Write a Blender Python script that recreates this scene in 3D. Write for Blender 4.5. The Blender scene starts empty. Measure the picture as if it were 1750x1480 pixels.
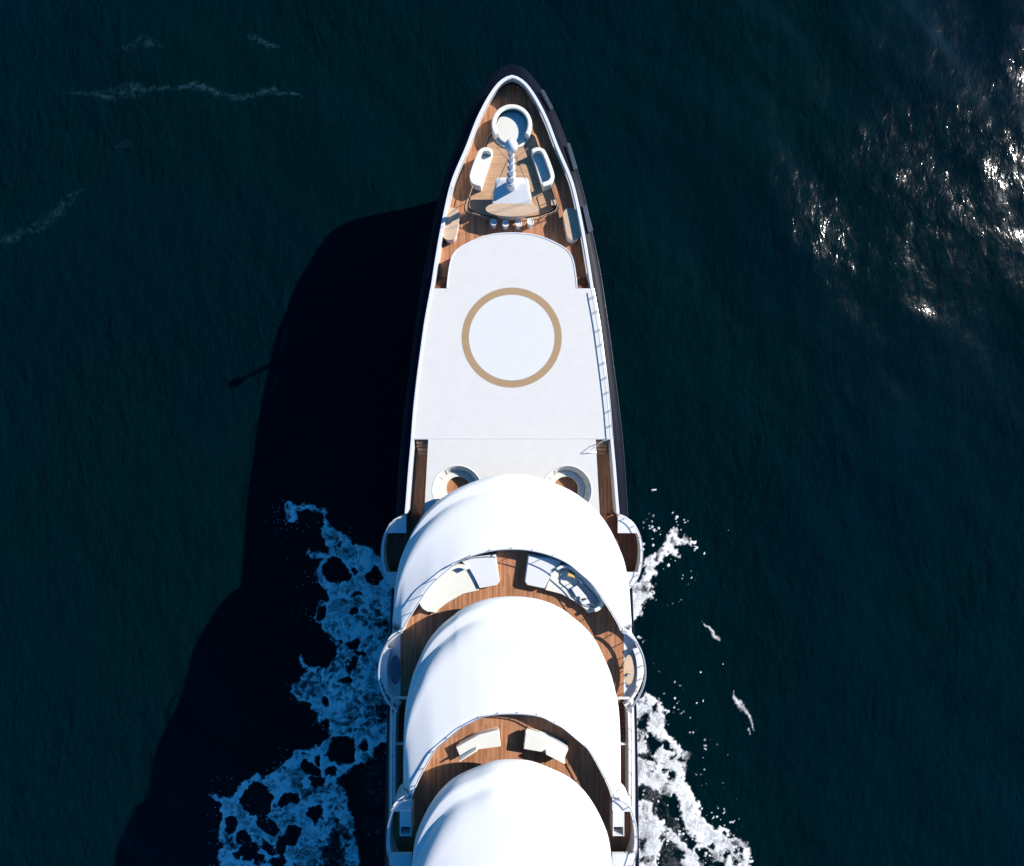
import bpy, bmesh, math, random
import numpy as np
from mathutils import Vector
from mathutils.geometry import tessellate_polygon
R = math.radians
random.seed(7)
C = bpy.context.scene.collection
ZC = 50.0; F = 800.0; CX = 875.5; CY = 740.0
AFT = -62.0; WZ = -3.0
def S(z): return F / (ZC - z)
def P(px, py, z): s = S(z); return ((px - CX) / s, (CY - py) / s)
def PL(pts, z): return [P(a, b, z) for a, b in pts]

# ------------------------------------------------------------------ helpers
def tag(o, label=None, cat=None, group=None, kind=None):
    if label: o['label'] = label
    if cat: o['category'] = cat
    if group: o['group'] = group
    if kind: o['kind'] = kind
    return o
def empty(name, loc=(0, 0, 0)):
    o = bpy.data.objects.new(name, None); o.empty_display_size = .3
    o.location = loc; C.objects.link(o); return o
class MB:
    def __init__(s): s.v = []; s.f = []
    def add(s, vs, fs):
        n = len(s.v); s.v += [tuple(v) for v in vs]; s.f += [tuple(i + n for i in f) for f in fs]; return s
    def prism(s, poly, z0, z1, holes=None):
        n = len(poly)
        if holes:
            loops = [poly] + holes; allp = [p for l in loops for p in l]
            tris = tessellate_polygon([[Vector((p[0], p[1], 0)) for p in l] for l in loops])
            N = len(allp); vs = [(x, y, z0) for x, y in allp] + [(x, y, z1) for x, y in allp]
            fs = []
            for t in tris:
                a, b, c = t
                ar = (allp[b][0]-allp[a][0])*(allp[c][1]-allp[a][1])-(allp[b][1]-allp[a][1])*(allp[c][0]-allp[a][0])
                if ar < 0: b, c = c, b
                fs.append((a + N, b + N, c + N)); fs.append((c, b, a))
            k = 0
            for l in loops:
                m = len(l)
                for i in range(m):
                    j = (i + 1) % m; fs.append((k + i, k + j, k + j + N, k + i + N))
                k += m
            return s.add(vs, fs)
        vs = [(x, y, z0) for x, y in poly] + [(x, y, z1) for x, y in poly]
        fs = [tuple(range(n))[::-1], tuple(range(n, 2 * n))]
        for i in range(n):
            j = (i + 1) % n; fs.append((i, j, j + n, i + n))
        return s.add(vs, fs)
    def box(s, x0, x1, y0, y1, z0, z1): return s.prism([(x0, y0), (x1, y0), (x1, y1), (x0, y1)], z0, z1)
    def strip(s, out, inn, z0, z1):
        n = len(out); vs = []
        for (a, b), (c, d) in zip(out, inn): vs += [(a, b, z0), (a, b, z1), (c, d, z1), (c, d, z0)]
        fs = []
        for i in range(n - 1):
            k = 4 * i
            for j in range(4):
                l = (j + 1) % 4; fs.append((k + j, k + l, k + 4 + l, k + 4 + j))
        fs += [(3, 2, 1, 0), tuple(4 * (n - 1) + j for j in range(4))]
        return s.add(vs, fs)
    def loft(s, rings, close=False):
        n = len(rings[0]); vs = [p for r in rings for p in r]; fs = []
        for k in range(len(rings) - 1):
            for i in range(n if close else n - 1):
                j = (i + 1) % n
                fs.append((k * n + i, k * n + j, (k + 1) * n + j, (k + 1) * n + i))
        return s.add(vs, fs)
    def lathe(s, cx, cy, prof, n=40, a0=0, a1=360):
        full = abs(a1 - a0) >= 360; m = n if full else n + 1
        rings = []
        for r, z in prof:
            rings.append([(cx + r * math.cos(R(a0 + (a1 - a0) * i / n)), cy + r * math.sin(R(a0 + (a1 - a0) * i / n)), z) for i in range(m)])
        k0 = len(s.v)
        s.loft(rings, close=full)
        if not full:
            L = len(prof)
            s.f.append(tuple(k0 + k * m for k in range(L))); s.f.append(tuple(k0 + k * m + m - 1 for k in range(L))[::-1])
        return s
    def cyl(s, cx, cy, z0, z1, r0, r1=None, n=28):
        r1 = r0 if r1 is None else r1
        return s.lathe(cx, cy, [(1e-4, z0), (r0, z0), (r1, z1), (1e-4, z1)], n)
    def sphere(s, cx, cy, cz, r, n=28):
        m = n // 2
        return s.lathe(cx, cy, [(max(1e-4, r * math.sin(math.pi * i / m)), cz - r * math.cos(math.pi * i / m)) for i in range(m + 1)], n)
    def tube(s, pts, r, n=8):
        pts = [Vector(p) for p in pts]; rings = []
        for i, p in enumerate(pts):
            t = (pts[min(i + 1, len(pts) - 1)] - pts[max(i - 1, 0)]).normalized()
            a = t.cross(Vector((0, 0, 1)))
            if a.length < 1e-3: a = Vector((1, 0, 0))
            a.normalize(); b = t.cross(a)
            rings.append([tuple(p + a * r * math.cos(2 * math.pi * k / n) + b * r * math.sin(2 * math.pi * k / n)) for k in range(n)])
        k0 = len(s.v); s.loft(rings, close=True)
        s.f.append(tuple(k0 + k for k in range(n))[::-1]); e = k0 + (len(rings) - 1) * n
        s.f.append(tuple(e + k for k in range(n)))
        return s
    def build(s, name, mat, parent=None, bevel=0, sharp=35, seg=2):
        me = bpy.data.meshes.new(name)
        o0 = Vector((0, 0, 0))
        if parent is not None: o0 = parent.matrix_world.translation if False else Vector(ABS.get(parent.name, (0, 0, 0)))
        me.from_pydata([(v[0] - o0.x, v[1] - o0.y, v[2] - o0.z) for v in s.v], [], s.f)
        bm = bmesh.new(); bm.from_mesh(me)
        bmesh.ops.remove_doubles(bm, verts=bm.verts, dist=2e-4)
        bmesh.ops.recalc_face_normals(bm, faces=bm.faces)
        for f in bm.faces: f.smooth = True
        for e in bm.edges:
            if len(e.link_faces) == 2 and e.calc_face_angle(0) > R(sharp): e.smooth = False
        bm.to_mesh(me); bm.free()
        me.materials.append(mat)
        o = bpy.data.objects.new(name, me); C.objects.link(o)
        if parent is not None: o.parent = parent; ABS[o.name] = tuple(o0)
        if bevel:
            b = o.modifiers.new('Bevel', 'BEVEL'); b.width = bevel; b.segments = seg; b.limit_method = 'ANGLE'; b.angle_limit = R(35)
            b.harden_normals = False
        return o
ABS = {}
def thing(name, label, cat, loc, group=None):
    o = empty(name, loc); ABS[o.name] = tuple(loc); return tag(o, label, cat, group)

def catmull(pts, sub=8):
    out = []; n = len(pts)
    for i in range(n - 1):
        p0 = pts[max(i - 1, 0)]; p1 = pts[i]; p2 = pts[i + 1]; p3 = pts[min(i + 2, n - 1)]
        if i == 0 and abs(p1[0]) < 1e-6: p0 = (-p2[0], p2[1])
        d = [max(1e-5, math.dist(a, b) ** .5) for a, b in ((p0, p1), (p1, p2), (p2, p3))]
        t0 = 0; t1 = d[0]; t2 = t1 + d[1]; t3 = t2 + d[2]
        for k in range(sub):
            t = t1 + (t2 - t1) * k / sub
            def L(a, b, ta, tb): return ((tb - t) / (tb - ta) * a[0] + (t - ta) / (tb - ta) * b[0], (tb - t) / (tb - ta) * a[1] + (t - ta) / (tb - ta) * b[1])
            a1 = L(p0, p1, t0, t1); a2 = L(p1, p2, t1, t2); a3 = L(p2, p3, t2, t3)
            b1 = L(a1, a2, t0, t2); b2 = L(a2, a3, t1, t3); out.append(L(b1, b2, t1, t2))
    out.append(pts[-1]); return out
def resample(pts, n):
    d = [0]
    for a, b in zip(pts, pts[1:]): d.append(d[-1] + math.dist(a, b))
    t = np.linspace(0, d[-1], n)
    xs = np.interp(t, d, [p[0] for p in pts]); ys = np.interp(t, d, [p[1] for p in pts])
    return list(zip(xs.tolist(), ys.tolist()))
def half(table, z, n=120, aftx=None):
    """table of (py, half width px) from the tip aft -> right side outline in metres, then straight to the stern"""
    s = S(z); pts = [(w / s, (CY - py) / s) for py, w in table]
    if len(pts) > 1: pts = catmull(pts)
    if pts[-1][1] > AFT: pts.append((aftx if aftx else pts[-1][0], AFT))
    return resample(pts, n)
def full(h):   # mirror: stern right -> bow -> stern left
    return h[::-1] + [(-x, y) for x, y in h[1:]]
def offset(pts, d):
    out = []; n = len(pts)
    for i in range(n):
        a = pts[max(i - 1, 0)]; b = pts[min(i + 1, n - 1)]
        tx, ty = b[0] - a[0], b[1] - a[1]; l = math.hypot(tx, ty) or 1
        out.append((pts[i][0] + ty / l * d, pts[i][1] - tx / l * d))
    return out   # d>0 shifts right of the travel direction; for full(): stern-right -> bow, right = outward
def mir(pts): return [(-x, y) for x, y in pts]
def z3(pts, z): return [(x, y, z) for x, y in pts]
def circ(cx, cy, r, n=48): return [(cx + r * math.cos(2 * math.pi * i / n), cy + r * math.sin(2 * math.pi * i / n)) for i in range(n)]

# ------------------------------------------------------------------ materials
def newmat(name):
    m = bpy.data.materials.new(name); m.use_nodes = True
    return m, m.node_tree.nodes, m.node_tree.links, m.node_tree.nodes['Principled BSDF']
def geo(nt):
    return nt.new('ShaderNodeNewGeometry').outputs['Position']
def paint(name, col, rough=.4, var=.05, scale=1.5, bump=.0, metallic=0, coat=0, grime=None):
    m, n, l, b = newmat(name)
    pos = geo(n)
    t = n.new('ShaderNodeTexNoise'); t.inputs['Scale'].default_value = scale; t.inputs['Detail'].default_value = 6; t.inputs['Roughness'].default_value = .65
    l.new(pos, t.inputs['Vector'])
    r = n.new('ShaderNodeValToRGB'); r.color_ramp.elements[0].position = .3; r.color_ramp.elements[1].position = .7
    r.color_ramp.elements[0].color = (*[c * (1 - var) for c in col], 1); r.color_ramp.elements[1].color = (*[min(1, c * (1 + var)) for c in col], 1)
    l.new(t.outputs['Fac'], r.inputs['Fac']); l.new(r.outputs['Color'], b.inputs['Base Color'])
    b.inputs['Roughness'].default_value = rough; b.inputs['Metallic'].default_value = metallic; b.inputs['Coat Weight'].default_value = coat
    if bump:
        t2 = n.new('ShaderNodeTexNoise'); t2.inputs['Scale'].default_value = 40; l.new(pos, t2.inputs['Vector'])
        bp = n.new('ShaderNodeBump'); bp.inputs['Strength'].default_value = bump; bp.inputs['Distance'].default_value = .01
        l.new(t2.outputs['Fac'], bp.inputs['Height']); l.new(bp.outputs['Normal'], b.inputs['Normal'])
    return m
def teak(name, c0, c1, axis='Y', width=.16, caulk=.55):
    m, n, l, b = newmat(name)
    pos = geo(n)
    mp = n.new('ShaderNodeMapping'); l.new(pos, mp.inputs['Vector'])
    if axis == 'Y': mp.inputs['Rotation'].default_value = (0, 0, R(90))
    bk = n.new('ShaderNodeTexBrick'); l.new(mp.outputs[0], bk.inputs['Vector'])
    bk.inputs['Scale'].default_value = 1; bk.inputs['Row Height'].default_value = width; bk.inputs['Brick Width'].default_value = 2.4
    bk.inputs['Mortar Size'].default_value = .008; bk.inputs['Mortar Smooth'].default_value = .3; bk.offset = .37
    bk.inputs['Color1'].default_value = (0, 0, 0, 1); bk.inputs['Color2'].default_value = (1, 1, 1, 1); bk.inputs['Mortar'].default_value = (.5, .5, .5, 1)
    ns = n.new('ShaderNodeTexNoise'); ns.inputs['Scale'].default_value = 1.2; ns.inputs['Detail'].default_value = 8; ns.inputs['Roughness'].default_value = .7
    mp2 = n.new('ShaderNodeMapping'); l.new(mp.outputs[0], mp2.inputs['Vector']); mp2.inputs['Scale'].default_value = (.5, 5, 1)
    l.new(mp2.outputs[0], ns.inputs['Vector'])
    mx = n.new('ShaderNodeMath'); mx.operation = 'MULTIPLY_ADD'; l.new(bk.outputs['Color'], mx.inputs[0]); mx.inputs[1].default_value = .55
    sc = n.new('ShaderNodeMath'); sc.operation = 'MULTIPLY_ADD'; l.new(ns.outputs['Fac'], sc.inputs[0]); sc.inputs[1].default_value = 1.2; sc.inputs[2].default_value = -.38
    l.new(sc.outputs[0], mx.inputs[2])
    r = n.new('ShaderNodeValToRGB'); l.new(mx.outputs[0], r.inputs['Fac'])
    r.color_ramp.elements[0].color = (*c0, 1); r.color_ramp.elements[1].color = (*c1, 1); r.color_ramp.elements[0].position = .05; r.color_ramp.elements[1].position = .95
    mm = n.new('ShaderNodeMix'); mm.data_type = 'RGBA'; l.new(bk.outputs['Fac'], mm.inputs['Factor']); l.new(r.outputs['Color'], mm.inputs['A'])
    mm.inputs['B'].default_value = (*[c * caulk for c in c0], 1)
    l.new(mm.outputs['Result'], b.inputs['Base Color']); b.inputs['Roughness'].default_value = .6
    b.inputs['Specular IOR Level'].default_value = .15
    bp = n.new('ShaderNodeBump'); bp.inputs['Strength'].default_value = .3; bp.inputs['Distance'].default_value = .01; bp.invert = True
    l.new(bk.outputs['Fac'], bp.inputs['Height']); l.new(bp.outputs['Normal'], b.inputs['Normal'])
    return m
M = {}
M['white'] = paint('white_gelcoat', (.80, .795, .775), .32, .015, .6, coat=.3)
M['shell'] = paint('white_superstructure_paint', (.84, .835, .815), .38, .012, .5)
M['pad'] = paint('white_nonslip_deck', (.74, .715, .665), .8, .03, 1.1, bump=.5)
M['dark'] = paint('navy_hull_paint', (.004, .0055, .014), .45, .3, 2, bump=.3)
M['dark'].node_tree.nodes['Principled BSDF'].inputs['Specular IOR Level'].default_value = .08
M['grey'] = paint('grey_metal', (.05, .065, .09), .45, .15, 3)
M['cream'] = paint('cream_cushion', (.84, .81, .70), .9, .03, 4, bump=.6)
M['creamseat'] = paint('cream_seat_cushion', (.80, .775, .68), .9, .03, 4, bump=.6)
M['tan'] = teak('bleached_teak', (.60, .42, .275), (.70, .51, .35), 'X', .2, .9)
M['ring'] = paint('tan_helipad_paint', (.43, .285, .15), .7, .05, 1.5)
M['teak'] = teak('teak_planking', (.30, .125, .06), (.64, .31, .165))
M['teakx'] = teak('teak_planking_crosswise', (.50, .29, .165), (.66, .41, .245), 'X', .22)
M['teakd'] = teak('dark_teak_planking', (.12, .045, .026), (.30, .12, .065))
M['black'] = paint('black_trim', (.012, .01, .012), .6, .1)
M['steel'] = paint('polished_rail', (.62, .63, .66), .25, .03, metallic=.5)
M['glass'] = paint('dark_window_glass', (.01, .013, .018), .05, .1)
M['rig'] = paint('rigging_wire', (.10, .06, .05), .5, .1)
M['gold'] = paint('ochre_fabric', (.62, .40, .16), .85, .2, 9, bump=.6)
M['slate_tone'] = paint('dark_well_shaded_tabletop', (.10, .11, .16), .5, .1)  # dark tone of glass and well; also shade painted on the left tabletop
M['foot'] = paint('blue_grey_frame_shaded_seat', (.30, .36, .42), .85, .06, 5)  # grey sofa frame, and the shade painted on the sofa's seat

# ------------------------------------------------------------------ outlines
W_T = [(128, 0), (131, 10), (140, 23), (160, 38.5), (200, 60), (250, 79.5), (303, 103 - 1), (330, 110), (400, 124.5), (450, 133), (492, 139.5), (550, 150), (600, 157), (650, 163.5), (700, 169), (750, 173), (800, 177.5), (880, 184), (950, 192), (1010, 199), (1078, 203), (1250, 210), (1480, 211)]
O_T = [(112, 0), (114, 12), (120, 24), (140.5, 42), (161, 56.5), (184, 70), (201, 78), (250, 96.5), (290, 111.5), (351, 127.5), (392, 136), (462, 150.5), (555, 164.5), (614, 172.5), (750, 189), (880, 198), (1009, 205.5), (1078, 208), (1250, 213.5), (1480, 217)]
ZB = 10.0; Z1 = 8.6; ZO = 8.35
Wo = full(half(W_T, ZB, 200)); Oo = full(half(O_T, ZO, 200))
Wi = offset(Wo, -.30)
Wi = [(max(.02, x) if i < len(Wo) // 2 else min(-.02, x) if i > len(Wo) // 2 else 0, y) for i, (x, y) in enumerate(Wi)]
mid = len(Wo) // 2

# ------------------------------------------------------------------ yacht
yacht = thing('motor_yacht', 'long white motor yacht with a dark hull, teak decks and stepped rounded superstructure', 'yacht', (0, 0, 0))
def ring_scale(pts, kx, dy):   # raked stem: move forward points aft
    ymax = pts[len(pts) // 2][1]
    out = []
    for x, y in pts:
        t = max(0, (y + 10) / (ymax + 10)); out.append((x * kx, y - dy * t ** 3))
    return out
b = MB()
# shoulder
Om = [((a[0] * .55 + c[0] * .45), (a[1] * .55 + c[1] * .45)) for a, c in zip(Wo, Oo)]
b.loft([z3(offset(Wo, -.02), 9.05), z3(Wo, 8.98), z3(Om, 8.86), z3(offset(Oo, -.10), 8.62), z3(offset(Oo, -.02), 8.46), z3(Oo, 8.3), z3(Oo, 7.4), z3(ring_scale(Oo, .985, 1.5), 4), z3(ring_scale(Oo, .96, 3.0), 0), z3(ring_scale(Oo, .94, 3.6), -4.3), z3(ring_scale(Oo, .8, 5.5), -8)])
hull = b.build('hull', M['dark'], yacht, sharp=50)
b = MB(); b.tube([(x, y, 8.36) for x, y in offset(Oo, -.03)], .05, 8)
b.build('rubbing_strake', M['grey'], hull)

# hull flaps on the shoulder
for pts in ([(968.8, 244), (974.5, 244), (987.5, 287.6), (981, 290)], [(996, 351.5), (1002.5, 350.5), (1014, 394), (1006, 398)], [(924, 153), (930, 153), (946, 184), (942, 187)]):
    for sgn in (1,):
        q = PL(pts, 9.0); q = [(sgn * x, y) for x, y in q]
        if sgn < 0: q = q[::-1]
        MB().prism(q, 8.9, 9.0).build('hull_hatch', M['grey'], hull, .015)

# bulwark of the bow, with long slots on both sides
bow_i = [i for i, (x, y) in enumerate(Wo) if y > P(0, 1006, ZB)[1]]
lo, hi = bow_i[0], bow_i[-1]
bul = MB()
lo = [i for i, (x, y) in enumerate(Wo) if y > P(0, 884, ZB)[1]][0]; hi = len(Wo) - 1 - lo
LEAN = []
for k in range(len(Wo)):
    a = Wo[max(k - 1, 0)]; c = Wo[min(k + 1, len(Wo) - 1)]; ty = abs(c[0] - a[0]) / math.hypot(c[0] - a[0], c[1] - a[1])
    LEAN.append(.02 + .62 * ty)
def lean(pts, z, k0):   # the bulwark leans inboard towards its top
    f = (ZB - z) / 1.4; out = []
    for k, p in enumerate(pts):
        g = k + k0; a = Wo[max(g - 1, 0)]; c = Wo[min(g + 1, len(Wo) - 1)]; l = math.hypot(c[0] - a[0], c[1] - a[1])
        out.append((p[0] + (c[1] - a[1]) / l * LEAN[g] * f, p[1] - (c[0] - a[0]) / l * LEAN[g] * f))
    return out
def lstrip(m, o, i, z0, z1, k0):
    a, b2, c, d2 = lean(o, z0, k0), lean(o, z1, k0), lean(i, z1, k0), lean(i, z0, k0)
    k1 = len(m.v); m.strip(o, i, z0, z1)
    for k in range(len(o)):
        for j, (q, z) in enumerate(((a, z0), (b2, z1), (c, z1), (d2, z0))): m.v[k1 + 4 * k + j] = (*q[k], z)
o_, i_ = Wo[lo:hi + 1], Wi[lo:hi + 1]
lstrip(bul, o_, i_, 8.4, 9.14, lo); lstrip(bul, o_, i_, 9.52, 10.0, lo)
slots = [(199, 247), (301, 352), (410, 466)]
def inslot(py): return any(a <= py <= b_ for a, b_ in slots)
run = []
for k in range(len(o_)):
    py = CY - o_[k][1] * S(9.3)
    side = o_[k][0]
    blocked = inslot(py)
    if not blocked: run.append(k)
    if blocked or k == len(o_) - 1:
        if len(run) > 1: lstrip(bul, offset(o_, -.004)[run[0]:run[-1] + 1], offset(i_, .004)[run[0]:run[-1] + 1], 9.13, 9.53, lo + run[0])
        run = []
bul.build('bulwark', M['white'], yacht)
b = MB(); b.strip(offset(o_, -.02), offset(o_, -.26), 10.0, 10.035)
b.build('cap_rail', M['white'], yacht, .01)

# main teak deck
inner = lean(offset(Wo, -.12), 8.6, 0)
MB().prism(inner, 8.3, Z1).build('teak_deck', M['teak'], yacht)
# dark well decks along both side passages
# white deck block
HF = [(398, 0), (398.8, 20), (400.8, 35), (407, 57), (415, 75), (423, 89), (430, 97), (440, 103), (456, 107), (480, 110.3), (493, 111.2)]
hf = catmull([P(CX + w, py, ZB) for py, w in HF], 5)
edge = [(x - .03, y) for x, y in half(W_T, ZB, 300)]
y493 = P(0, 493, ZB)[1]; y751 = P(0, 751, ZB)[1]
mid_edge = [p for p in edge if y751 <= p[1] <= y493]
pas = [P(CX + 143, 751, ZB), P(CX + 150, 880, ZB), P(CX + 153, 1008, ZB)]
aft_edge = [(x, y) for x, y in edge if y < P(0, 1010, ZB)[1]]
rh = hf + [(mid_edge[0][0], y493)] + mid_edge + [(mid_edge[-1][0], y751)] + pas + [(aft_edge[0][0], pas[-1][1])] + aft_edge
poly = rh[::-1] + [(-x, y) for x, y in rh[1:]]
SEAT = [P(875.5 + sx * 93.5, 838, ZB) for sx in (1, -1)]
holes = [circ(x, y, 2.13) for x, y in SEAT]
MB().prism(poly, Z1 + .01, ZB + .02, holes=holes).build('white_deck', M['pad'], yacht)
b = MB()
yl = P(0, 749.3, ZB)[1]
b.box(-8.45, 8.45, yl - .02, yl + .02, ZB + .0, ZB + .045); b.build('deck_seam', M['white'], yacht)
hx, hy = P(875, 577, ZB)
b = MB(); b.lathe(hx, hy, [(73.2 / 20, ZB + .024), (85.5 / 20, ZB + .024)], 120); b.build('landing_circle', M['ring'], yacht)
b = MB(); b.lathe(hx, hy, [(1e-4, ZB + .0235), (73.2 / 20 - .01, ZB + .0235)], 120); b.build('landing_pad_centre', paint('white_landing_paint', (.75, .74, .71), .7, .02, 1), yacht)
# front lip of the block
b = MB(); fl = hf[::-1] + [(-x, y) for x, y in hf[1:]]
b.strip(offset(fl, .03), offset(fl, -.07), ZB - .12, ZB + .05); b.build('deck_edge_trim', M['white'], yacht, .01)

# stairs between levels in the side passages
for sg in (1, -1):
    b = MB()
    for k in range(4):
        y1 = P(0, 751, ZB)[1] - .04 - k * .34; z = 9.66 - .28 * k
        x0 = 143 / 20 + .05; x1 = 8.25
        if sg > 0: b.box(x0, x1, y1 - .30, y1 - .02, z - .05, z)
        else: b.box(-x1, -x0, y1 - .30, y1 - .02, z - .05, z)
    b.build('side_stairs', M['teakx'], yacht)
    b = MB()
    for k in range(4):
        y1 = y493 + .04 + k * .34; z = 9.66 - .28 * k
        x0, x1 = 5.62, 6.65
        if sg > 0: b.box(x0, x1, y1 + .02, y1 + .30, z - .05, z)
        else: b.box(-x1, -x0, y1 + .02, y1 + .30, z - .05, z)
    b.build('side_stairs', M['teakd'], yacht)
# handrail loop beside right stairs
b = MB()
b.tube([(*P(1050, 748, 10.4), 10.3), (*P(1030, 754, 10.6), 10.6), (*P(1014, 766, 10.6), 10.6), (*P(1007, 771.5, 10.3), 10.3), (*P(1020, 772.5, 10.1), 10.06)], .03)
b.build('stair_handrail', M['steel'], yacht)

# helipad side rails
for sg in (1, -1):
    b = MB(); tr = [(sg * (x - .06), y) for x, y in mid_edge]
    b.tube(z3(tr, ZB + .34), .035)
    n = 9
    for k in range(n):
        x, y = tr[int((k + .5) / n * (len(tr) - 1))]
        b.tube([(x, y, ZB), (x, y, ZB + .34)], .028); b.tube([(x, y + .1, ZB), (x, y + .1, ZB + .34)], .022)
    b.build('pad_railing', M['steel'], yacht)

# ------------------------------------------------------------------ tiers
def tier(R_T, zr, A_T, zt, zd, name, railh, nposts, wallz, inset=.85, raftx=None, aaftx=None, gap=None):
    N = 160
    hr = half(R_T, zr, N, raftx); ha = half(A_T, zt, N, aaftx)
    # match by angle-ish parameter: both resampled by arc length of their curved part
    def split(T, z, aftx):
        s = S(z); pts = catmull([(w / s, (CY - py) / s) for py, w in T]); a = resample(pts, 110)
        l = a[-1]; e = [(l[0] + ((aftx or l[0]) - l[0]) * k / 90, l[1] + (AFT - l[1]) * k / 90) for k in range(1, 91)]
        return a + e
    hr = split(R_T, zr, raftx); ha = split(A_T, zt, aaftx)
    fr = full(hr); fa = full(ha)
    fao = offset(fa, .20)
    rings = [z3(offset(fr, -inset), zr - .25), z3(offset(fr, -.06), zr - .14), z3(fr, zr)]
    prof = [(.08, .30, .03), (.18, .62, .06), (.28, .76, .09), (.40, .80, .13), (.90, .84, .30), (1.02, .90, .34), (1.16, 1.12, .39), (1.32, 1.32, .45), (1.6, 1.50, .53), (2.1, 1.66, .66)]
    H = zt - zr
    for ins, dz, cap in prof:
        ring = []
        for (a, b_), (c, d) in zip(fr, fao):
            L = max(.01, math.hypot(c - a, d - b_)); t = min(ins / L, cap)
            ring.append((a + (c - a) * t, b_ + (d - b_) * t, zr + min(dz, H * .97)))
        rings.append(ring)
    base = rings[-1]
    for k in range(1, 9):
        t = k / 9; ring = []
        for (x, y, z), (c, d) in zip(base, fao):
            ring.append((x + (c - x) * t, y + (d - y) * t, z + (zt - .02 - z) * (t ** 1.3)))
        rings.append(ring)
    rings.append(z3(offset(fao, -.01), zt))
    rings.append(z3(fa, zt))
    if gap:
        ga, gb = P(0, gap[0] - 1, zt)[1], P(0, gap[1] + 2, zt)[1]
        rings = [[(p[0], p[1], min(p[2], zd - .15)) if gb < p[1] < ga else p for p in r_] for r_ in rings]
    b = MB(); b.loft(rings); sh = b.build(name, M['shell'], yacht, sharp=60)
    # inner side of the bulwark
    b = MB()
    runs = []; cur = []
    for i, (x, y) in enumerate(fa):
        py = CY - y * S(zt)
        if gap and gap[0] < py < gap[1]:
            if len(cur) > 1: runs.append(cur)
            cur = []
        else: cur.append(i)
    if len(cur) > 1: runs.append(cur)
    fi = offset(fa, -.06)
    for r_ in runs: b.strip([fa[i] for i in r_], [fi[i] for i in r_], zd - .1, zt + .012)
    b.build('bulwark_lining', M['white'], yacht)
    # floor
    MB().prism(offset(fa, .1), zd - .12, zd).build('upper_teak_deck', M['teak'], yacht)
    # wall beneath
    fw = offset(fr, -inset)
    b = MB(); b.loft([z3(fw, wallz), z3(fw, zr - .2)]); b.build('front_wall', M['white'], yacht)
    fg = offset(fr, -inset + .02); k0 = 20
    b = MB(); b.loft([z3(fg[k0:-k0], wallz + .5), z3(fg[k0:-k0], zr - .5)]); b.build('window_band', M['glass'], yacht)
    # rail
    b = MB(); rr = offset(fa, .05)
    for r_ in runs:
        pts = [rr[i] for i in r_ if rr[i][1] > -45]
        if len(pts) < 3: continue
        b.tube(z3(pts, zt + railh), .035)
        d = 0; last = pts[0]
        for p in pts:
            d += math.dist(p, last); last = p
            if d > nposts: d = 0; b.tube([(*p, zt), (*p, zt + railh)], .03)
    b.build('guard_rail', M['steel'], yacht)
    return fr, fa

R1 = [(810, 0), (812, 26), (818, 50), (826.5, 75), (837, 98), (846, 113), (860, 131), (877.6, 149), (900, 165), (923, 177), (951, 188.5), (983, 195), (1010, 198), (1078, 201)]
A1 = [(937, 0), (939, 30), (948, 66), (961, 94), (980.6, 118.5), (997.7, 137), (1029, 158.5), (1050, 172), (1077, 186.5), (1107, 191.5), (1150, 195), (1216, 199), (1260, 200.5)]
R3 = [(1019, 0), (1022, 35), (1030, 64), (1044, 91), (1051, 99.5), (1071, 123.5), (1095, 143), (1121, 156), (1149, 168), (1170, 174), (1192, 178.5), (1234, 181.5), (1300, 182.5)]
A3 = [(1218, 0), (1223, 48), (1234, 71), (1242, 86), (1253, 99.5), (1268, 117.5), (1280, 130.5), (1302, 144), (1336, 161.5), (1361, 170.5), (1400, 172), (1480, 173)]
R4 = [(1298, 0), (1301, 32), (1313, 65), (1329, 98), (1350, 122), (1374, 139.5), (1404, 155), (1434, 165.5), (1480, 170.5), (1540, 173)]
A4 = [(1530, 0), (1535, 48), (1546, 71), (1565, 99.5), (1592, 130.5), (1614, 144), (1648, 158), (1680, 163)]
tier(R1, 12.0, A1, 14.4, 13.3, 'forward_superstructure', .55, 1.5, ZB, gap=(1079, 1215), aaftx=8.95, raftx=9.78)
tier(R3, 15.5, A3, 17.8, 16.8, 'middle_superstructure', .22, 1.25, 13.3, 1.2, gap=(1362, 1498), raftx=7.95)
tier(R4, 19.0, A4, 21.3, 20.3, 'upper_superstructure', .20, 1.25, 16.8, 2.4)
# unseen housing behind the last tier, added for the shadow it casts
b = MB(); b.prism([(-4.6, AFT + 1), (4.6, AFT + 1), (5.2, -36), (3.5, -32.5), (0, -31), (-3.5, -32.5), (-5.2, -36)], 20.3, 24)
b.build('added_shadow_housing', M['shell'], yacht, .3)
# stern closing wall
b = MB(); b.prism([(-9.6, AFT - .2), (9.6, AFT - .2), (9.6, AFT), (-9.6, AFT)], -6, 21); b.build('stern_wall', M['white'], yacht)

# cross beams over the side passages
for sg in (1, -1):
    for py in (1193, 1271):
        x0, x1 = 7.75, 9.0; y = P(0, py, 14.2)[1]
        MB().box(min(sg * x0, sg * x1), max(sg * x0, sg * x1), y - .06, y + .06, 14.1, 14.26).build('cross_beam', M['white'], yacht)
    # slatted stair in passage
    b = MB()
    ya, yb = P(0, 1198, 13.4)[1], P(0, 1268, 13.4)[1]
    k = 0; y = ya
    while y > yb:
        b.box(min(sg * 7.6, sg * 8.86), max(sg * 7.6, sg * 8.86), y - .30, y, 13.3, 13.36 + .015 * k); y -= .36; k += 1
    b.build('passage_stairs', M['teakd'], yacht)

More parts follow.
